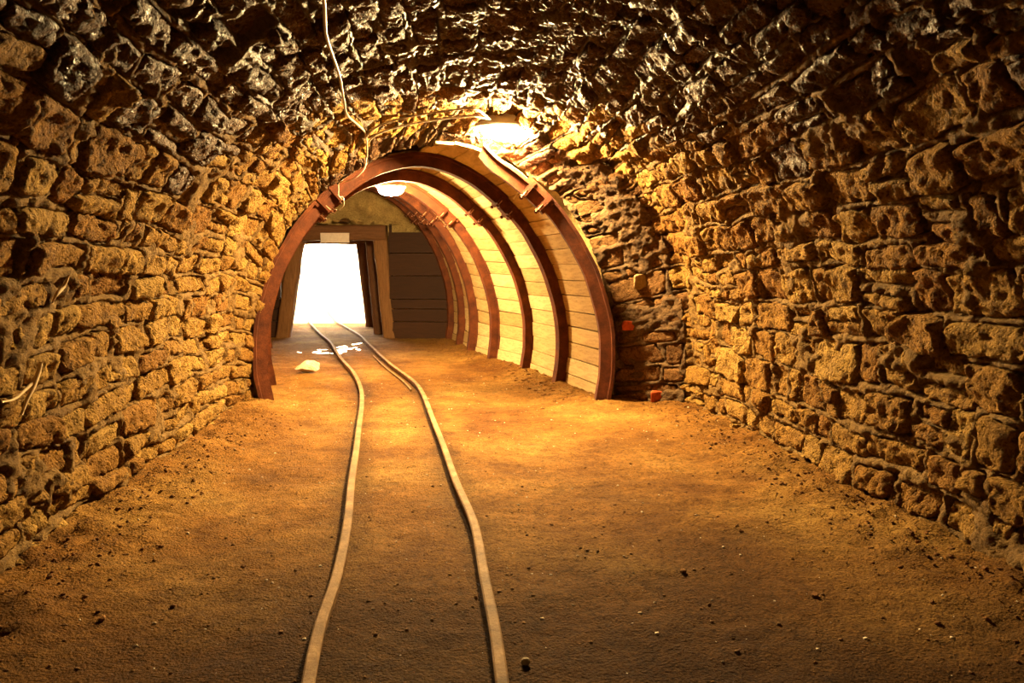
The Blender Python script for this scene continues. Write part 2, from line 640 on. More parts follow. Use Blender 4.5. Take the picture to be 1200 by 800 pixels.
# ---- mortar bed for the three walls (carved behind every stone)
def mortar_sheet(s0, s1, name, mat, ua=U0, ub=U2, smear=0.08):
    us = np.concatenate([np.arange(U0, 1.5, 0.12), np.arange(1.5, U2 - 0.01, 0.016), [U2]])
    us = us[(us >= ua - 1e-6) & (us <= ub + 1e-6)]
    ss = np.linspace(s0, s1, int((s1 - s0) / 0.016))
    uu, sv = [x.ravel() for x in np.meshgrid(us, ss, indexing='ij')]
    X = np.column_stack([uu, sv, 0 * uu])
    h = 0.004 + 0.014 * fbm(X * 2.2 + 3, 3) + relief(uu, sv) + 0.010 * fbm(X * 24 + 9, 2)
    cover = sstep(0.16 - smear, 0.42 - smear, fbm(X * 2.6 + 21, 3, 0.6))
    h = h + 0.020 * cover
    far = uu < 1.6
    h = np.where(far, h + 0.05 * fbm(X * 3.5, 4) + 0.03, h)
    for st in stones:
        c = np.array(st['c'])
        mn, mx = c.min(axis=0), c.max(axis=0)
        if mx[1] < s0 - 0.02 or mn[1] > s1 + 0.02:
            continue
        iu = np.where((us > mn[0]) & (us < mx[0]))[0]
        js = np.where((ss > mn[1]) & (ss < mx[1]))[0]
        if len(iu) == 0 or len(js) == 0:
            continue
        idx = (iu[:, None] * len(ss) + js[None, :]).ravel()
        pt = X[idx, :2]
        d = np.full(len(idx), 9.0)
        for e in range(4):
            a, b = c[e], c[(e + 1) % 4]
            t_ = (b - a) / np.linalg.norm(b - a)
            nrm = np.array([-t_[1], t_[0]])
            d = np.minimum(d, (pt - a) @ nrm)
        carve = sstep(st['gap'] * 0.4, st['gap'] + 0.02, d) * (1 - cover[idx])
        h[idx] = h[idx] * (1 - carve) + (-0.06) * carve
    P = surf(uu, sv, h)
    f = grid_faces(len(us), len(ss))
    o = mesh_obj(name, P, f, mat, smooth=True)
    o['kind'] = 'structure'
    return o


wall_left = mortar_sheet(0, SB[0], 'wall_left', M['mortar'])
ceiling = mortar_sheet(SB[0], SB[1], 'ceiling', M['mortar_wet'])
wall_right = mortar_sheet(SB[1], STOT, 'wall_right', M['mortar'], ub=U1 + 0.06)
wall_corner = mortar_sheet(SB[1] - 0.35, STOT, 'wall_corner', M['rubble'], ua=U1 + 0.03, smear=0.3)  # brown rubble, coloured darker to carry the shade of this corner
tag(wall_corner, 'brown rubble corner darkened for shade, with smeared mortar and a few red bricks beside the nearest arch')
tag(wall_left, 'left tunnel wall of rough ochre stones with grey mortar ridges')
tag(ceiling, 'damp stone vault overhead, near stones darkened as shade, with glints along rough stones')
tag(wall_right, 'right tunnel wall of rough golden stones curving up into the vault')
parent_of = {'L': wall_left, 'C': ceiling, 'R': wall_right, 'K': wall_corner}
count = {'L': 0, 'C': 0, 'R': 0, 'K': 0}
extra = {'L': [], 'C': [], 'R': [], 'K': []}
stones.sort(key=lambda q: abs(q['u'] - 3.9))
brick_marks = [(6.62, STOT - 0.52), (6.55, STOT - 0.98), (6.72, STOT - 0.34)]
for st in stones:
    P, f = stone_mesh(st)
    w = 'K' if st['corner'] and st['s'] > SB[1] - 0.3 else st['w']
    damp_shade = abs(st['s'] - STOT / 2) < STOT / 2 - 2.3 + 0.5 * (st['seed'][2] % 1 - 0.5) - 0.7 * max(0, st['u'] - 4.3) and st['u'] < 5.6 + 0.5 * (st['seed'][1] % 1)  # upper near stones get the painted shade, those by the lamp stay light
    mat = M['stone_wet_shaded'] if damp_shade else M['stone']
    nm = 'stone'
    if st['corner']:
        mat = M['stone_dull']  # same darkened brown as the corner mortar, shade included
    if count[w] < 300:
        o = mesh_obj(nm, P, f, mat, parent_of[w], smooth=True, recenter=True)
        count[w] += 1
    else:
        extra[w].append((P, f))
for w, lst in extra.items():
    if lst:
        off, V, F = 0, [], []
        for P, f in lst:
            V.append(P)
            F.append(f + off)
            off += len(P)
        mesh_obj('stones', np.vstack(V), np.vstack(F), M['stone_wet_shaded'] if w == 'C' else M['stone'], parent_of[w], smooth=True, kind='stuff')
print('STONES', count, {k_: len(v) for k_, v in extra.items()})

ub_, sb_ = [x.ravel() for x in np.meshgrid(np.linspace(U0, U2, 40), np.linspace(0, STOT, 60), indexing='ij')]
o = mesh_obj('wall_backing', surf(ub_, sb_, np.full_like(ub_, -0.14)), grid_faces(40, 60), M['rubble'])  # unseen shell added to stop sky light leaking between the sheets
tag(o, 'unseen backing shell added behind the masonry against light leaks', kind='structure')
# two red bricks and a pale cobble set in the dark corner
for nm, px, py, wd, ht, mat, seed in (('brick', 741, 382, 0.25, 0.11, 'brick', 3), ('brick', 772, 464, 0.18, 0.13, 'brick', 8), ('cobble', 752, 330, 0.2, 0.17, 'pale_dull', 12)):
    best = None
    dv = np.array(ray(px, py)[:])
    dv /= np.linalg.norm(dv)
    ug, sg0 = [x.ravel() for x in np.meshgrid(np.linspace(U1, U2, 60), np.linspace(SB[1] - 0.3, STOT, 240), indexing='ij')]
    Q = surf(ug, sg0, np.zeros_like(ug))
    rel = Q - np.array([0, 0, CAM_Z])
    tt = rel @ dv
    kk = np.argmin(np.linalg.norm(rel - tt[:, None] * dv, axis=1))
    c0 = Q[kk]
    n_ = 9
    pp, qq = [x.ravel() for x in np.meshgrid(np.linspace(-1, 1, n_ + 4), np.linspace(-1, 1, n_), indexing='ij')]
    X = np.column_stack([pp, qq, 0 * pp + seed])
    rr = np.sqrt(np.maximum(0, 1 - 0.3 * pp * pp * qq * qq))
    uS = np.array([0.93, 0.36, 0]) if py > 350 else np.array([0.93, 0.3, 0.1])
    nS = np.array([-0.36, -0.93, 0.0])
    edge = np.maximum(abs(pp), abs(qq))
    h = np.where(edge > 0.99, -0.06, 0.04 + 0.012 * fbm(X * 1.5, 3) - 0.012 * sstep(0.7, 1.0, edge))
    V = c0 + (pp * rr * wd / 2 * (1 + 0.12 * perlin(X * 1.2)))[:, None] * uS + (qq * rr * ht / 2 * (1 + 0.15 * perlin(X * 1.3 + 9)))[:, None] * np.array([0, 0, 1.0]) + h[:, None] * nS
    mesh_obj(nm, V, grid_faces(n_ + 4, n_), M[mat], wall_corner, smooth=True, recenter=True)

# ---- unseen end wall behind the camera, added to keep sky light out
nw, nz = 40, 30
ww, zz = [x.ravel() for x in np.meshgrid(np.linspace(-2.4, 2.4, nw), np.linspace(-0.25, 3.0, nz), indexing='ij')]
P = TP0 + (U0 + 0.15) * TD + ww[:, None] * TR + zz[:, None] * np.array([0, 0, 1.0])
P = P + TD * (0.12 * fbm(P * 2, 4))[:, None]
o = mesh_obj('wall_rear_blocker', P, grid_faces(nw, nz), M['rock'], smooth=False)
tag(o, 'unseen rock face added behind the viewpoint to keep daylight out', kind='structure')

# ------------------------------------------------------------------ gallery frames (steel arches)
ARCH_HALF = [(1.545, -0.06), (1.57, 0.12), (1.60, 0.35), (1.585, 0.72), (1.50, 1.08), (1.37, 1.40), (1.15, 1.75), (0.9, 2.02), (0.6, 2.25), (0.3, 2.385), (0, 2.43)]
ARC, ARCD = arc_table(ARCH_HALF)
ALEN = ARCD[-1]


def arch_wz(q, off=0.0, sc=1.0):
    """q in 0..1 left foot -> right foot; off = outward offset"""
    q = np.atleast_1d(np.asarray(q, float)) * ALEN
    e = 0.03
    f = lambda x: np.column_stack([np.interp(x, ARCD, ARC[:, 0]), np.interp(x, ARCD, ARC[:, 1])])
    p = f(q)
    tg = f(np.minimum(q + e, ALEN)) - f(np.maximum(q - e, 0))
    tg /= np.linalg.norm(tg, axis=1)[:, None]
    nrm = np.column_stack([-tg[:, 1], tg[:, 0]])
    return p * np.array([sc, sc]) + nrm * off, nrm


class Frame:
    def __init__(self, foot, head, sc=1.0, zs=1.0):
        self.sc = sc
        self.zs = zs
        self.r = np.array([math.cos(head), math.sin(head), 0])
        self.d = np.array([-math.sin(head), math.cos(head), 0])
        self.c = np.array([foot[0], foot[1], 0]) - 1.55 * sc * self.r

    def pt(self, q, off=0.0, along=0.0):
        p, n = arch_wz(q, off, self.sc)
        return self.c + p[:, :1] * self.r + p[:, 1:] * np.array([0, 0, self.zs]) + along * self.d

    def nrm(self, q):
        p, n = arch_wz(q)
        return n[:, :1] * self.r + n[:, 1:] * np.array([0, 0, 1.0])


FEET_PX = [(705, 474), (655, 452), (616, 435), (577, 423.5), (552.5, 414.5), (539, 406.5), (526.5, 400)]
HEADS = [3, 21, 20, 20, 20, 20, 21]
frames = []
ZS = [1.0, 1.0, 1.0, 1.02, 1.06, 1.10, 1.13]
for (px, py), hd, zs0 in zip(FEET_PX, HEADS, ZS):
    g = at_z(px, py, 0)
    frames.append(Frame((g.x, g.y), math.radians(hd), 1.0, zs0))

PROFILE = [(-0.050, -0.075), (0.050, -0.075), (0.062, 0.025), (0.085, 0.03), (0.085, 0.06), (-0.085, 0.06), (-0.085, 0.03), (-0.062, 0.025)]


def sweep_arch(fr, q0, q1, n, mat, parent, name, shift=0.0, rise=None):
    q = np.linspace(q0, q1, n)
    P = fr.pt(q)
    N = fr.nrm(q)
    if rise is not None:
        P = P + np.array([0, 0, 1.0]) * rise(q)[:, None]
    V = []
    for i in range(n):
        wob = perlin(np.array([[P[i, 0] * 4, P[i, 1] * 4, P[i, 2] * 4]]))[0] * 0.006
        for b, nn in PROFILE:
            V.append(P[i] + fr.d * b + N[i] * (nn + shift + wob))
    m = len(PROFILE)
    F = [tuple(x) for x in grid_faces(n, m, wrap=True)]
    F.append(tuple(range(m))[::-1])
    F.append(tuple(range((n - 1) * m, n * m)))
    return mesh_obj(name, V, F, mat, parent, recenter=True)


def box_local(name, c, ax, half, mat, parent):
    a, b, d = [np.asarray(x) / np.linalg.norm(x) for x in ax]
    V = []
    for sx in (-1, 1):
        for (sy, sz) in ((-1, -1), (1, -1), (1, 1), (-1, 1)):
            V.append(c + a * sx * half[0] + b * sy * half[1] + d * sz * half[2])
    V, F = hexa(V)
    return mesh_obj(name, V, F, mat, parent, recenter=True)


def clamp_at(fr, q, parent, shift):
    p = fr.pt([q])[0]
    n = fr.nrm([q])[0]
    tg = fr.pt([q + 0.01])[0] - fr.pt([q - 0.01])[0]
    cl = box_local('clamp', p + n * (-0.012 + shift), (tg, fr.d, n), (0.024, 0.094, 0.078), M['rust'], parent)
    for sd in (-1, 1):
        c0 = p + n * (-0.012 + shift) + fr.d * 0.088 * sd
        b = tube('bolt', [c0 - n * 0.02, c0 - n * 0.112], 0.009, M['bolt'], None, 8)
        b.parent = cl
        b.location = b.location - parent.location - cl.location
        nt_ = tube('nut', [c0 - n * 0.086, c0 - n * 0.103], 0.019, M['rust'], None, 6)
        nt_.parent = cl
        nt_.location = nt_.location - parent.location - cl.location


ORD = ['nearest', 'second', 'third', 'fourth', 'fifth', 'sixth', 'farthest']
for i, fr in enumerate(frames):
    lab = {0: 'nearest rusty steel arch, its right leg standing against the dark rubble corner',
           1: 'rusty steel arch second from the camera, its left leg standing alone at the left wall',
           6: 'farthest rusty steel arch, standing next to the dark plank wall'}.get(i, 'rusty steel arch, %s from the camera along the planked gallery' % ORD[i])
    root = empty('steel_arch', fr.pt([1.0])[0] * np.array([1, 1, 0]), lab, 'arch', 'rusty steel arches of the gallery')
    if i == 0:
        sweep_arch(fr, 0.635, 1.0, 40, M['rust'], root, 'leg')
        sweep_arch(fr, 0.565, 0.685, 24, M['rust'], root, 'crown', -0.03, rise=lambda q: 0.10 * np.clip((0.60 - q) / 0.04, 0, 1) ** 2)
        for q in (0.645, 0.675):
            clamp_at(fr, q, root, -0.015)
    else:
        sweep_arch(fr, 0.0, 0.362, 40, M['rust'], root, 'leg')
        sweep_arch(fr, 0.638, 1.0, 40, M['rust'], root, 'leg')
        sweep_arch(fr, 0.318, 0.682, 40, M['rust'], root, 'crown', -0.032)
        for q in (0.328, 0.352, 0.648, 0.672):
            clamp_at(fr, q, root, -0.015)

# ------------------------------------------------------------------ plank lining of the bays
BW = 0.172
nb = int(ALEN / BW)
qs = np.linspace(0.004, 0.996, nb + 1)
BAYLAB = ['pale plank lining between the nearest and second steel arches', 'pale plank lining between the second and third steel arches',
          'brightly lit plank lining between the third and fourth steel arches', 'plank lining between the fourth and fifth steel arches',
          'narrow plank lining between the fifth and sixth steel arches', 'narrow plank lining between the sixth and farthest steel arches']
for i in range(6):
    fa, fb = frames[i], frames[i + 1]
    root = empty('plank_lining', (fa.pt([1.0])[0] + fb.pt([1.0])[0]) * np.array([.5, .5, 0]), BAYLAB[i], 'plank lining', 'plank linings behind the steel arches')
    jit = random.uniform(-0.3, 0.3) * BW / ALEN
    for j in range(nb):
        q0, q1 = qs[j] + jit, qs[j + 1] + jit
        q0, q1 = max(q0, 0.0), min(q1, 1.0)
        if i == 0 and q1 < 0.50:
            continue
        g = 0.0035 / ALEN * random.uniform(0.4, 2.4)
        o1 = 0.024 + random.uniform(0, 0.014)
        o2 = 0.024 + random.uniform(0, 0.014)
        th = 0.025
        a0 = 0.06 if i == 0 else 0.0
        tw = random.uniform(-1, 1) * 0.006 / ALEN
        A = [fa.pt([q0 + g + tw], o1, a0)[0], fa.pt([q1 - g], o1, a0)[0], fa.pt([q1 - g], o1 + th, a0)[0], fa.pt([q0 + g + tw], o1 + th, a0)[0]]
        B = [fb.pt([q0 + g], o2, -0.004)[0], fb.pt([q1 - g - tw], o2, -0.004)[0], fb.pt([q1 - g - tw], o2 + th, -0.004)[0], fb.pt([q0 + g], o2 + th, -0.004)[0]]
        V, F = hexa(A + B)
        mesh_obj('plank', V, F, M['plank'], root, recenter=True)
# short upright offcuts wedged behind the left foot of the second arch
for k_, (px, z0, z1, tilt) in enumerate([(305.5, 0.0, 0.19, 0.012), (299, 0.10, 0.52, 0.03)]):
    c = at_y(px, 470, 6.93)
    o = box_local('timber_wedge', np.array([c.x, 6.93 + 0.02 * k_, (z0 + z1) / 2]), (np.array([1, 0.15, tilt * 3]), np.array([-0.15, 1, 0]), np.array([-tilt * 2, 0, 1])), (0.032, 0.03, (z1 - z0) / 2), M['plank'], None)
    tag(o, ['short pale wooden wedge on the floor beside the left arch foot', 'longer pale wooden wedge jammed upright above the short one'][k_], 'wedge')

# ------------------------------------------------------------------ rock shell behind the planks
rings = []
nq = 60
q = np.linspace(0, 1, nq)
s_ = q * STOT
rings.append(surf(np.full(nq, U2 - 0.02), s_, np.full(nq, -0.05)))
for off, fr in [(0.22, frames[1]), (0.24, frames[2]), (0.24, frames[3]), (0.24, frames[4]), (0.24, frames[5]), (0.26, frames[6])]:
    rings.append(fr.pt(q, off))
last = Frame((frames[6].pt([1.0])[0][0] - 0.15, frames[6].pt([1.0])[0][1] + 1.25), math.radians(14), 1.0, 1.15)
rings.append(last.pt(q, 0.45))
rings.append(last.pt(q, 0.45, 1.2))
RG = []
for a, b in zip(rings[:-1], rings[1:]):
    for k_ in range(6):
        RG.append(a + (b - a) * k_ / 6)
RG.append(rings[-1])
P = np.vstack(RG)
cen = np.repeat(np.array([r_.mean(axis=0) for r_ in RG]), nq, axis=0)
dirs = P - cen
dirs /= np.linalg.norm(dirs, axis=1)[:, None]
P = P + dirs * (0.05 * fbm(P * 3, 3))[:, None] * (np.arange(len(RG)).repeat(nq) > 0)[:, None]
o = mesh_obj('wall_gallery', P, grid_faces(len(RG), nq), M['rock'], smooth=True)
tag(o, 'rock face behind the planks and above the far doorway', kind='structure')

# ------------------------------------------------------------------ end wall of the gallery with the doorway
DY = 13.75
dl, dr, dt = -4.42, -2.46, 2.0
xs = np.linspace(-5.6, 0.2, 117)
zs = np.linspace(-0.25, 3.25, 71)
xx, zz = [v.ravel() for v in np.meshgrid(xs, zs, indexing='ij')]
P = np.column_stack([xx, np.full_like(xx, DY + 0.32), zz])
rise = sstep(2.0, 2.5, zz)
P[:, 1] += 0.15 * fbm(P * 2.4, 4) + 0.11 * fbm(P * 6, 3, 0.55, True) - 0.16 * rise
f = grid_faces(len(xs), len(zs))
cx = P[f].mean(axis=1)
keep = ~((cx[:, 0] > dl) & (cx[:, 0] < dr) & (cx[:, 2] < dt))
o = mesh_obj('wall_far', P, f[keep], M['rock'], smooth=False)
tag(o, 'yellow lit rock face above the timber doorway at the far end', kind='structure')


def beam(name, p0, p1, w, d, mat, parent, seg=8, round_=0.75, seed=0, facing=(0, 1, 0)):
    """squared log from p0 to p1 with rounded edges and slight waviness"""
    p0, p1 = np.asarray(p0, float), np.asarray(p1, float)
    ax = (p1 - p0) / np.linalg.norm(p1 - p0)
    fy = np.asarray(facing, float)
    a = np.cross(ax, fy)
    a /= np.linalg.norm(a)
    b = np.cross(a, ax)
    n = 16
    V = []
    for i in range(seg + 1):
        t_ = i / seg
        c = p0 + (p1 - p0) * t_
        for k_ in range(n):
            an = 2 * math.pi * k_ / n
            ca, sa = math.cos(an), math.sin(an)
            e = round_
            x = math.copysign(abs(ca) ** e, ca) * w / 2
            y = math.copysign(abs(sa) ** e, sa) * d / 2
            v = c + a * x + b * y
            nz_ = perlin(np.array([v * 3.5 + seed]))[0]
            v = v + (a * ca + b * sa) * nz_ * 0.022
            V.append(v)
    F = [tuple(x) for x in grid_faces(seg + 1, n, wrap=True)]
    F.append(tuple(range(n))[::-1])
    F.append(tuple(range(seg * n, (seg + 1) * n)))
    o = mesh_obj(name, V, F, mat, parent, smooth=False, recenter=True)
    return o


# main timber set
root = empty('timber_door_frame', (-3.35, DY, 0), 'heavy brown timber door frame around the bright exit', 'door frame')
beam('post', (-4.37, DY + 0.05, -0.06), (-4.06, DY + 0.05, 1.83), 0.27, 0.26, M['timber'], root, 10, 0.5, 1)
beam('post', (-2.30, DY, -0.06), (-2.48, DY, 1.98), 0.27, 0.26, M['timber'], root, 10, 0.5, 7)
beam('lintel', (-4.50, DY - 0.02, 1.965), (-2.35, DY - 0.02, 1.965), 0.29, 0.27, M['timber_h'], root, 10, 0.4, 3)
# blank sign board on the lintel
c = at_y(392.5, 278.5, DY - 0.185)
sg_ = box_local('sign_board', np.array([c.x, c.y, c.z]), (np.array([1, 0, 0]), np.array([0, 1, 0]), np.array([0, 0, 1])), (0.265, 0.012, 0.088), M['sign'], None)
tag(sg_, 'blank pale pink sign board fixed to the lintel over the doorway', 'sign')

# inner sets in the passage to daylight
pd = np.array([-math.sin(math.radians(16.5)), math.cos(math.radians(16.5)), 0])
root = empty('timber_prop', (-2.72, 14.55, 0), 'dark leaning timber prop just inside the doorway on the right', 'prop')
beam('trunk', (-2.69, 14.6, -0.05), (-2.84, 14.6, 1.95), 0.20, 0.20, M['dark_timber'], root, 10, 0.9, 11)
root = empty('exit_frame', (-4.2, 16.3, 0), 'rough timber frame deeper in the passage, edged by daylight', 'frame')
beam('post', (-3.17, 16.3, -0.05), (-3.36, 16.3, 1.92), 0.24, 0.24, M['dark_timber'], root, 10, 0.9, 14)
beam('post', (-5.22, 16.3, -0.05), (-4.98, 16.3, 1.92), 0.24, 0.24, M['dark_timber'], root, 10, 0.9, 15)
beam('lintel', (-5.2, 16.3, 1.93), (-3.2, 16.3, 1.93), 0.17, 0.24, M['timber_h'], root, 10, 0.7, 16)

# passage side boards and roof
def passage_wall(name, x0, y0, x1, y1, label, side):
    root = empty(name, ((x0 + x1) / 2, (y0 + y1) / 2, 0), label, None, None, 'structure')
    n = 10
    for k_ in range(n):
        z0, z1 = -0.1 + k_ * 0.225, -0.1 + (k_ + 1) * 0.225 + 0.004
        j = (k_ % 2) * 0.014 * side
        A = [(x0 + j, y0, z0), (x0 + j, y0, z1), (x0 + j + 0.05 * side, y0, z1), (x0 + j + 0.05 * side, y0, z0)]
        B = [(x1 + j, y1, z0), (x1 + j, y1, z1), (x1 + j + 0.05 * side, y1, z1), (x1 + j + 0.05 * side, y1, z0)]
        V, F = hexa(A + B)
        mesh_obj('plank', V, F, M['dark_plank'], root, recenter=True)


passage_wall('wall_passage_right', -2.36, 14.0, -3.10, 17.3, 'dark boards lining the right side of the exit passage', 1)
passage_wall('wall_passage_left', -4.48, 14.0, -5.42, 17.3, 'dark boards lining the left side of the exit passage', -1)
n = 20
V = []
for i in range(n):
    for k_ in range(12):
        y = 13.95 + 3.4 * i / (n - 1)
        xl, xr = -4.7 - 0.285 * (y - 14), -2.2 - 0.224 * (y - 14)
        x = xl + (xr - xl) * k_ / 11
        V.append((x, y, 2.13))
V = np.array(V)
V[:, 2] += 0.07 * fbm(V * 3, 3)
o = mesh_obj('ceiling_passage', V, grid_faces(n, 12), M['rock'])
tag(o, 'rock roof of the short passage leading out to daylight', kind='structure')

# dark plank wall right of the door
root = empty('wall_planks', (-1.7, DY - 0.1, 0), 'dark horizontal plank wall between the door frame and last arch', None, None, 'structure')
zz_ = [-0.05, 0.32, 0.56, 0.74, 1.18, 1.60, 1.99]
for k_ in range(6):
    j = random.uniform(0, 0.02)
    y = DY - 0.12 + j
    z0, z1 = zz_[k_], zz_[k_ + 1] - 0.014
    A = [(-2.30, y, z0), (-2.30, y, z1), (-2.30, y + 0.05, z1), (-2.30, y + 0.05, z0)]
    B = [(-0.55, y - 0.15, z0), (-0.55, y - 0.15, z1), (-0.55, y - 0.10, z1), (-0.55, y - 0.1, z0)]
    V, F = hexa(A + B)
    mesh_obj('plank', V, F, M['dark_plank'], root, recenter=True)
root = empty('wall_planks', (-4.75, DY, 0), 'narrow strip of dark planks left of the door frame', None, None, 'structure')
for k_ in range(6):
    j = random.uniform(0, 0.02)
    y = DY + 0.06 + j
    z0, z1 = zz_[k_], zz_[k_ + 1] - 0.014
    A = [(-5.1, y, z0), (-5.1, y, z1), (-5.1, y + 0.05, z1), (-5.1, y + 0.05, z0)]
    B = [(-4.40, y, z0), (-4.40, y, z1), (-4.40, y + 0.05, z1), (-4.40, y + 0.05, z0)]
    V, F = hexa(A + B)
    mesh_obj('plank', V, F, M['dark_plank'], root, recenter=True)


def rock_mesh(name, c, size, seed, mat, sub=2, rot=0.0, parent=None, flat=0.0, cut=0, lump=0.28):
    bm = bmesh.new()
    bmesh.ops.create_icosphere(bm, subdivisions=sub, radius=1.0)
    V = np.array([v.co[:] for v in bm.verts])
    bm.verts.index_update()
    F = [[v.index for v in p.verts] for p in bm.faces]
    bm.free()
    r_ = np.random.default_rng(seed)
    for k_ in range(cut):
        nn = r_.normal(size=3)
        nn /= np.linalg.norm(nn)
        dd = V @ nn
        lim = r_.uniform(0.45, 0.75)
        V = V - nn * np.maximum(0, dd - lim)[:, None]
    V = V * (1 + lump * fbm(V * 1.1 + seed * 3.7, 3))[:, None]
    V = V * np.array(size) / 2
    ca, sa = math.cos(rot), math.sin(rot)
    V = V @ np.array([[ca, sa, 0], [-sa, ca, 0], [0, 0, 1]])
    V[:, 2] = np.maximum(V[:, 2], -size[2] / 2 * 0.7)
    return mesh_obj(name, V + np.array(c), F, mat, parent, recenter=True)


# loose rocks packed above the lintel
for k_ in range(9):
    x = -4.3 + k_ * 0.2 + random.uniform(-0.04, 0.04)
    o = rock_mesh('packing_rock', (x, DY - 0.02 + random.uniform(-0.05, 0.08), 2.16 + random.uniform(0, 0.04)), (random.uniform(.16, .3), .22, random.uniform(.1, .2)), k_ + 3, M['rock'] if k_ % 3 else M['stone_dull'], 2, cut=4)
    tag(o, '%s angular rock from the left among those packed on the doorway lintel' % ['first', 'second', 'third', 'fourth', 'fifth', 'sixth', 'seventh', 'eighth', 'ninth'][k_], 'rock', 'rocks packed above the lintel')

# ------------------------------------------------------------------ floor
RAIL_L = [(358, 830), (362, 792), (375, 730), (395, 670), (407, 610), (412, 560), (417, 528), (421, 495), (424, 471), (422.5, 453), (414, 435), (399, 418), (387, 400), (375, 390), (363, 377)]
RAIL_R = [(594, 830), (588, 792), (580, 735), (568, 675), (555, 610), (534, 561), (519, 519), (507, 489), (495, 459), (483, 444), (456, 424), (432, 402), (420, 391), (396, 377)]
RAIL_H = 0.055


def rail_path(px):
    pts = [at_z(x, y, RAIL_H) for x, y in px]
    pts = [(p.x, p.y) for p in pts]
    a, b = np.array(pts[1]), np.array(pts[0])
    d0 = (b - a) / np.linalg.norm(b - a)
    pts = [tuple(b + d0 * 2.2), tuple(b + d0 * 1.0)] + pts
    pd2 = np.array([-math.sin(math.radians(17)), math.cos(math.radians(17))])
    e = np.array(pts[-1])
    pts = pts + [tuple(e + pd2 * 2.0), tuple(e + pd2 * 5.0)]
    return catmull(pts, 9)


PL, PR = rail_path(RAIL_L), rail_path(RAIL_R)


def dist_path(X, Y, path):
    d = np.full(X.shape, 9.0)
    for a, b in zip(path[:-1], path[1:]):
        ab = b - a
        L2 = ab @ ab
        t_ = np.clip(((X - a[0]) * ab[0] + (Y - a[1]) * ab[1]) / L2, 0, 1)
        d = np.minimum(d, np.hypot(X - a[0] - t_ * ab[0], Y - a[1] - t_ * ab[1]))
    return d


def floor_h(X, Y):
    p = np.column_stack([X, Y, np.zeros_like(X)])
    h = 0.018 * fbm(p * 0.9, 3) + 0.016 * fbm(p * 4.5, 4) + 0.007 * fbm(p * 15, 3, 0.6)
    w = (X - TP0[0]) * TR[0] + Y * TR[1]
    u = (X - TP0[0]) * TD[0] + Y * TD[1]
    edge = np.maximum(sstep(1.30, 2.05, w), sstep(1.30, 2.05, -w)) * (u < 7.2)
    h = h + edge * (0.07 + 0.06 * fbm(p * 3.3 + 8, 4) + 0.035 * fbm(p * 12, 3, 0.6) + 0.02 * fbm(p * 30, 2))
    # bank at the foot of the planks
    rf = np.array([f_.pt([1.0])[0][:2] for f_ in frames])
    dr_ = dist_path(X, Y, rf)
    h = h + 0.05 * (1 - sstep(0.05, 0.5, dr_)) * (1 + 0.7 * fbm(p * 8, 3))
    dd = np.minimum(dist_path(X, Y, PL[::3]), dist_path(X, Y, PR[::3]))
    h = h * sstep(0.0, 0.22, dd) - 0.004 * (1 - sstep(0, .15, dd))
    # shallow puddle basins
    for cx_, cy_, rx, ry in PUD:
        e = ((X - cx_) / rx) ** 2 + ((Y - cy_) / ry) ** 2
        h = np.where(e < 2.2, h * (0.15 + 0.85 * sstep(0.9, 2.2, e)) + (1 - sstep(0.8, 2.0, e)) * (0.020 * fbm(p * np.array([4.5, 3.0, 1]) + 3, 4) - 0.0045), h)
    return h


g1 = at_z(372, 411.5)
g2 = at_z(405, 408)
PUD = [(g1.x, g1.y, 0.34, 0.32), (g2.x + 0.05, g2.y, 0.27, 0.95)]
xs = np.arange(-7.0, 2.9, 0.028)
ys = np.concatenate([np.arange(-4.0, 1.8, 0.15), np.arange(1.8, 8.5, 0.024), np.arange(8.5, 17.6, 0.07)])
xx, yy = [v.ravel() for v in np.meshgrid(xs, ys, indexing='ij')]
hh = floor_h(xx, yy)
floor = mesh_obj('floor', np.column_stack([xx, yy, hh]), grid_faces(len(xs), len(ys)), M['soil'], smooth=True)
dn = np.minimum(dist_path(xx, yy, PL[::3]), dist_path(xx, yy, PR[::3]))
pn = np.column_stack([xx, yy, 0 * xx])
cin_falloff = (1 - sstep(0.02, 0.20, dn + 0.10 * fbm(pn * 3, 3))) * (yy < 13) * 0.55
near = (1 - sstep(2.0, 4.4, yy + 0.9 * fbm(pn * 0.8 + 4, 3) + 0.35 * np.abs(xx - 0.35)))  # dark gravel in front, deepened to paint in the lamp falloff
cin_falloff = np.clip(np.maximum(cin_falloff, near * 0.95) + 0.35 * sstep(0.1, 0.5, fbm(pn * 1.6 + 30, 4)), 0, 1)
at_ = floor.data.attributes.new('cinder_falloff', 'FLOAT', 'POINT')
at_.data.foreach_set('value', cin_falloff.astype(np.float32))
tag(floor, 'orange brown trampled soil floor of the tunnel', kind='structure')
o = mesh_obj('ground', [(-40, 17.5, -0.02), (40, 17.5, -0.02), (40, 120, -0.02), (-40, 120, -0.02)], [(0, 1, 2, 3)], M['pale'])
tag(o, 'pale sunlit ground outside the exit', kind='structure')


def fz(x, y):
    return float(floor_h(np.array([x]), np.array([y]))[0])


# puddles
for k_, (cx_, cy_, rx, ry) in enumerate(PUD):
    V = [(cx_, cy_, 0.0)]
    n = 40
    for i in range(n):
        an = 2 * math.pi * i / n
        rr = 0.86 + 0.22 * perlin(np.array([[math.cos(an) * 1.3 + k_ * 9, math.sin(an) * 1.3, 0.5]]))[0]
        V.append((cx_ + rx * rr * math.cos(an), cy_ + ry * rr * math.sin(an), 0))
    V = np.array(V)
    V[:, 2] = -0.0055
    F = [(0, 1 + i, 1 + (i + 1) % n) for i in range(n)]
    o = mesh_obj('puddle', V, F, M['water'], recenter=True)
    tag(o, ['small shiny puddle left of the left rail', 'shallow shiny puddle between the two rails'][k_], 'puddle')

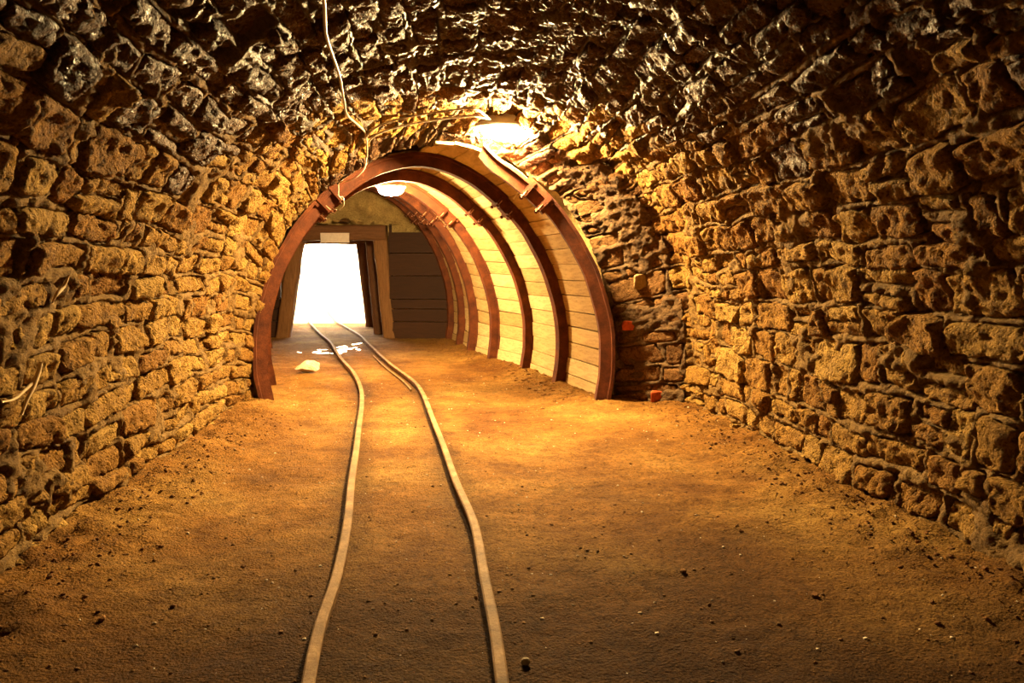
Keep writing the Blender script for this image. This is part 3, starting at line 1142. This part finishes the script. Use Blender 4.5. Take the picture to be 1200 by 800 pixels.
# ------------------------------------------------------------------ rails
RP = [(-0.040, -0.03), (0.040, -0.03), (0.040, -0.02), (0.011, -0.010), (0.011, 0.030), (0.021, 0.036), (0.021, 0.050), (0.015, 0.055),
      (-0.015, 0.055), (-0.021, 0.050), (-0.021, 0.036), (-0.011, 0.030), (-0.011, -0.010), (-0.040, -0.02)]
for path, lab in ((PL, 'left narrow mine rail bending away to the doorway'), (PR, 'right narrow mine rail bending away to the doorway')):
    V = []
    m = len(path)
    for i in range(m):
        t_ = path[min(i + 1, m - 1)] - path[max(i - 1, 0)]
        t_ = t_ / np.linalg.norm(t_)
        nx = np.array([t_[1], -t_[0]])
        for a, b in RP:
            V.append((path[i][0] + nx[0] * a, path[i][1] + nx[1] * a, b))
    n = len(RP)
    F = [tuple(x) for x in grid_faces(m, n, wrap=True)]
    o = mesh_obj('rail', V, F, M['rail'], recenter=True)
    tag(o, lab, 'rail', 'mine rails')
# thin check strip beside the right rail
sub = PR[[i for i in range(len(PR)) if 7.6 < PR[i][1] < 10.8]]
V = []
for i in range(len(sub)):
    t_ = sub[min(i + 1, len(sub) - 1)] - sub[max(i - 1, 0)]
    t_ /= np.linalg.norm(t_)
    nx = np.array([-t_[1], t_[0]])
    c = sub[i] + nx * 0.085
    for a, b in ((-0.009, -0.02), (0.009, -0.02), (0.009, 0.022), (-0.009, 0.022)):
        V.append((c[0] + nx[0] * a, c[1] + nx[1] * a, b))
F = [tuple(x) for x in grid_faces(len(sub), 4, wrap=True)] + [(3, 2, 1, 0), tuple(range(len(V) - 4, len(V)))]
o = mesh_obj('check_strip', V, F, M['rail'], recenter=True)
tag(o, 'thin steel strip half buried along the left of the right rail', 'strip')

# ------------------------------------------------------------------ lamps
def lamp(loc, nrm, axis, size, glow, label):
    loc, nrm = np.asarray(loc, float), np.asarray(nrm, float)
    nrm /= np.linalg.norm(nrm)
    a = np.asarray(axis, float)
    a = a - nrm * (a @ nrm)
    a /= np.linalg.norm(a)
    b = np.cross(nrm, a)
    root = empty('bulkhead_lamp', loc, label, 'lamp', 'bulkhead lamps under the roof')
    L, W = size

    def dome(name, rows, mat):
        V, n = [], 28
        for (k1, hgt) in rows:
            for i in range(n):
                an = 2 * math.pi * i / n
                V.append(loc + a * L * k1 * math.cos(an) + b * W * k1 * math.sin(an) + nrm * hgt)
        F = [tuple(x) for x in grid_faces(len(rows), n, wrap=True)]
        F.append(tuple(range(n))[::-1])
        F.append(tuple(range((len(rows) - 1) * n, len(rows) * n)))
        return mesh_obj(name, V, F, mat, root, smooth=True, recenter=True)

    dome('housing', [(0.6, 0.13), (1.0, 0.05), (1.08, 0.035), (1.10, -0.05), (1.07, -0.05), (1.0, 0.0)], M['enamel'])  # low outer rim added to cut light towards the upper walls
    dome('diffuser', [(0.95, -0.003), (0.97, -0.055), (0.90, -0.10), (0.74, -0.13), (0.45, -0.15), (0.15, -0.156)], glow)
    return root


c = at_y(594, 152, 6.72)
lamp((c.x, c.y, c.z + 0.06), (0.05, -0.03, 1), (1, 0.1, 0), (0.25, 0.13), M['glow1'], 'large glowing bulkhead lamp under the vault at the end of the masonry')
c = at_y(458, 219, 8.95)
lamp((c.x, c.y, c.z + 0.05), (0, -0.05, 1), (1, 0.3, 0), (0.17, 0.13), M['glow2'], 'smaller glowing lamp hanging under the planked gallery roof')
tube('lamp_stem', [(c.x, c.y, c.z + 0.2), (c.x, c.y, c.z + 0.36)], 0.015, M['enamel'])
bpy.data.objects['lamp_stem']['label'] = 'short conduit holding the smaller lamp under the planks'
bpy.data.objects['lamp_stem']['category'] = 'conduit'


# ------------------------------------------------------------------ cables on the vault
def vault_hit(px, py, lift=0.03):
    d = np.array(ray(px, py)[:])
    best = None
    t_ = 1.5
    C = np.array([0, 0, CAM_Z])
    while t_ < 8.5:
        p = C + d * t_
        rel = p - TP0
        u = rel @ TD
        w = rel @ TR
        if u < U1:
            out = p[2] > SPR and math.hypot(w, p[2] - SPR) > R - lift
        else:
            tt = min(1, (u - U1) / (U2 - U1))
            sc = 1 - tt
            w2 = (p - RIM_C) @ RIM_R
            zr = np.interp(abs(w2), [x[0] for x in RIM_HALF[::-1]][:9], [x[1] for x in RIM_HALF[::-1]][:9])
            z0 = SPR + math.sqrt(max(0.01, R * R - w * w))
            out = p[2] > z0 * sc + zr * tt - lift
        if out:
            return p
        t_ += 0.01
    return p


pts = [vault_hit(x, y, 0.075) for x, y in [(376, -40), (380, 5), (382, 40), (390, 66), (398, 90), (403, 118), (407, 135), (419, 146), (428, 156), (430, 172), (430, 186)]]
o = tube('cable', catmull(pts, 5), 0.009, M['cable'])
tag(o, 'thick grey cable running along the dark vault towards the arch', 'cable')
for lift, dy, lab in ((0.09, 0, 'upper cable curving round the vault rim to the large lamp'), (0.08, 9, 'lower cable curving round the vault rim to the large lamp')):
    pts = [vault_hit(x, y + dy, lift) for x, y in [(429, 160), (441, 149), (465, 140), (500, 133), (530, 129), (556, 127)]]
    pts.append(np.array([at_y(575, 140, 6.6).x, 6.6, at_y(575, 140, 6.6).z]))
    o = tube('cable', catmull(pts, 6), 0.009, M['cable'])
    tag(o, lab, 'cable', 'cables along the vault rim')
pts = [np.array(at_y(x, y, Y)[:]) for x, y, Y in [(430, 184, 6.72), (428, 196, 6.7), (420, 206, 6.7), (409, 212, 6.72), (398, 214, 6.78), (397, 222, 6.8), (397.5, 230, 6.82), (402, 231, 6.84), (403, 240, 6.86), (398, 246, 6.9)]]
o = tube('wire', catmull(pts, 6), 0.003, M['wire'])
tag(o, 'thin pale wire looping down from the cable over the arch', 'wire')
# stick between the two nearest arches
p0, p1 = at_y(602, 233, 7.45), at_y(614, 216, 7.1)
o = tube('stick', [p0, p0.lerp(p1, 0.5) + Vector((0, 0, 0.004)), p1], 0.008, M['stick'])
tag(o, 'short pale stick wedged between the two nearest arches', 'stick')

# ------------------------------------------------------------------ roots and crusts on walls
def wall_path(pts, lift):
    out = []
    for px, py in pts:
        d = np.array(ray(px, py)[:])
        t_ = 1.5
        C = np.array([0, 0, CAM_Z])
        while t_ < 7:
            p = C + d * t_
            w = (p - TP0) @ TR
            lim = R if p[2] < SPR else math.sqrt(max(0.01, R * R - (p[2] - SPR) ** 2))
            if abs(w) > lim - lift:
                break
            t_ += 0.01
        out.append(p)
    return out


root = empty('dry_root', wall_path([(38, 460)], 0.06)[0], 'pale dry root hanging down the left wall', 'root')
P1 = wall_path([(48, 424), (45, 436), (39, 452), (31, 470), (26, 486)], 0.075)
tube('strand', catmull(P1, 5), 0.01, M['root'], root, radii=list(np.linspace(0.008, 0.012, 10)) + list(np.linspace(0.012, 0.003, 11)))
P2 = wall_path([(45, 436), (38, 448), (28, 458), (16, 468), (2, 471)], 0.07)
tube('strand', catmull(P2, 5), 0.006, M['root'], root, radii=list(np.linspace(0.009, 0.004, 21)))
root = empty('dry_root', wall_path([(70, 340)], 0.06)[0], 'smaller pale root higher up on the left wall', 'root')
P3 = wall_path([(81, 322), (75, 335), (66, 345), (61, 356)], 0.075)
tube('strand', catmull(P3, 5), 0.006, M['root'], root, radii=list(np.linspace(0.004, 0.009, 8)) + list(np.linspace(0.009, 0.003, 8)))

# ------------------------------------------------------------------ loose stones on the floor
g = at_z(358, 438)
o = rock_mesh('rock', (g.x, g.y + 0.1, fz(g.x, g.y) + 0.055), (0.40, 0.28, 0.21), 21, M['pale'], 3, 0.1, cut=14, lump=0.12)
tag(o, 'large pale angular rock lying left of the track', 'rock')
g = at_z(616, 777)
o = rock_mesh('pebble', (g.x, g.y, fz(g.x, g.y) + 0.011), (0.036, 0.03, 0.03), 5, M['pale'], 2, 0.5, cut=4)
tag(o, 'small whitish pebble right of the right rail near the camera', 'pebble')
spots = [(203, 711, 0.022, 'small brown stone on the soil between left wall and left rail'), (440, 745, 0.016, 'tiny dark stone lying between the rails near the camera'),
         (285, 664, 0.020, 'small stone halfway along the floor left of the left rail'), (800, 672, 0.026, 'small lone stone in the middle of the floor right of the track'),
         (868, 622, 0.022, 'small stone on the yellow lit soil nearest the right wall'), (955, 699, 0.032, 'brown lump of stone near the foot of the right wall'),
         (558, 700, 0.018, 'dark stone touching the left side of the right rail'), (120, 730, 0.030, 'brown lump of stone at the lower left near the left wall')]
for k_, (px, py, sz, lab) in enumerate(spots):
    g = at_z(px, py)
    o = rock_mesh('loose_stone', (g.x, g.y, fz(g.x, g.y) + sz * 0.25), (sz * 1.3, sz, sz * 0.75), 40 + k_, M['clod'], 2, random.uniform(0, 3), cut=4)
    tag(o, lab, 'stone', 'small loose stones on the tunnel floor')


def scatter(name, pts, smin, smax, mat, label, cat, flat=0.7):
    bm = bmesh.new()
    bmesh.ops.create_icosphere(bm, subdivisions=1, radius=1.0)
    bv = np.array([v.co[:] for v in bm.verts])
    bm.verts.index_update()
    bf = np.array([[v.index for v in p.verts] for p in bm.faces])
    bm.free()
    Vs, Fs, off = [], [], 0
    H = floor_h(pts[:, 0], pts[:, 1])
    for (x, y), h in zip(pts, H):
        sz = smin + (smax - smin) * rng.random() ** 3
        v = bv * (1 + 0.3 * rng.normal(size=(len(bv), 1)).clip(-1, 1)) * np.array([sz, sz * rng.uniform(0.6, 1), sz * flat * rng.uniform(0.5, 1)])
        an = rng.random() * 6.28
        ca, sa = math.cos(an), math.sin(an)
        v = v @ np.array([[ca, sa, 0], [-sa, ca, 0], [0, 0, 1]])
        Vs.append(v + np.array([x, y, h + sz * 0.15]))
        Fs.append(bf + off)
        off += len(bv)
    o = mesh_obj(name, np.vstack(Vs), np.vstack(Fs), mat)
    tag(o, label, cat, None, 'stuff')
    return o


n = 2600
P = np.column_stack([rng.uniform(-2.6, 2.1, n), 1.8 + rng.random(n) ** 1.3 * 7])
scatter('grit', P, 0.003, 0.011, M['stone_dull'], 'fine dark grit strewn over the soil floor', 'grit')
n = 700
P = np.column_stack([rng.uniform(-2.6, 2.1, n), 1.8 + rng.random(n) ** 1.2 * 7])
scatter('chippings', P, 0.003, 0.010, M['pale'], 'tiny pale stone chips strewn over the soil floor', 'chippings')
n = 2600
side = rng.choice([-1, 1], n)
w = side * (2.02 - np.abs(rng.normal(0, 0.22, n)))
u = rng.uniform(1.8, 6.6, n)
P = (TP0 + u[:, None] * TD + w[:, None] * TR)[:, :2]
scatter('rubble', P, 0.003, 0.015, M['clod'], 'crumbled stone and clods along the foot of both walls', 'rubble')
n = 900
rf = np.array([f_.pt([1.0])[0][:2] for f_ in frames])
q = rng.random(n) * 5.99
i0 = q.astype(int)
P = rf[i0] + (rf[i0 + 1] - rf[i0]) * (q - i0)[:, None] + rng.normal(0, 0.15, (n, 2)) + np.array([-0.16, -0.06])
scatter('litter', P, 0.008, 0.03, M['clod'], 'brown crumbled litter along the foot of the planked wall', 'litter', 0.4)
print('TRIS', sum(len(o.data.loops) - 2 * len(o.data.polygons) for o in bpy.data.objects if o.type == 'MESH'))
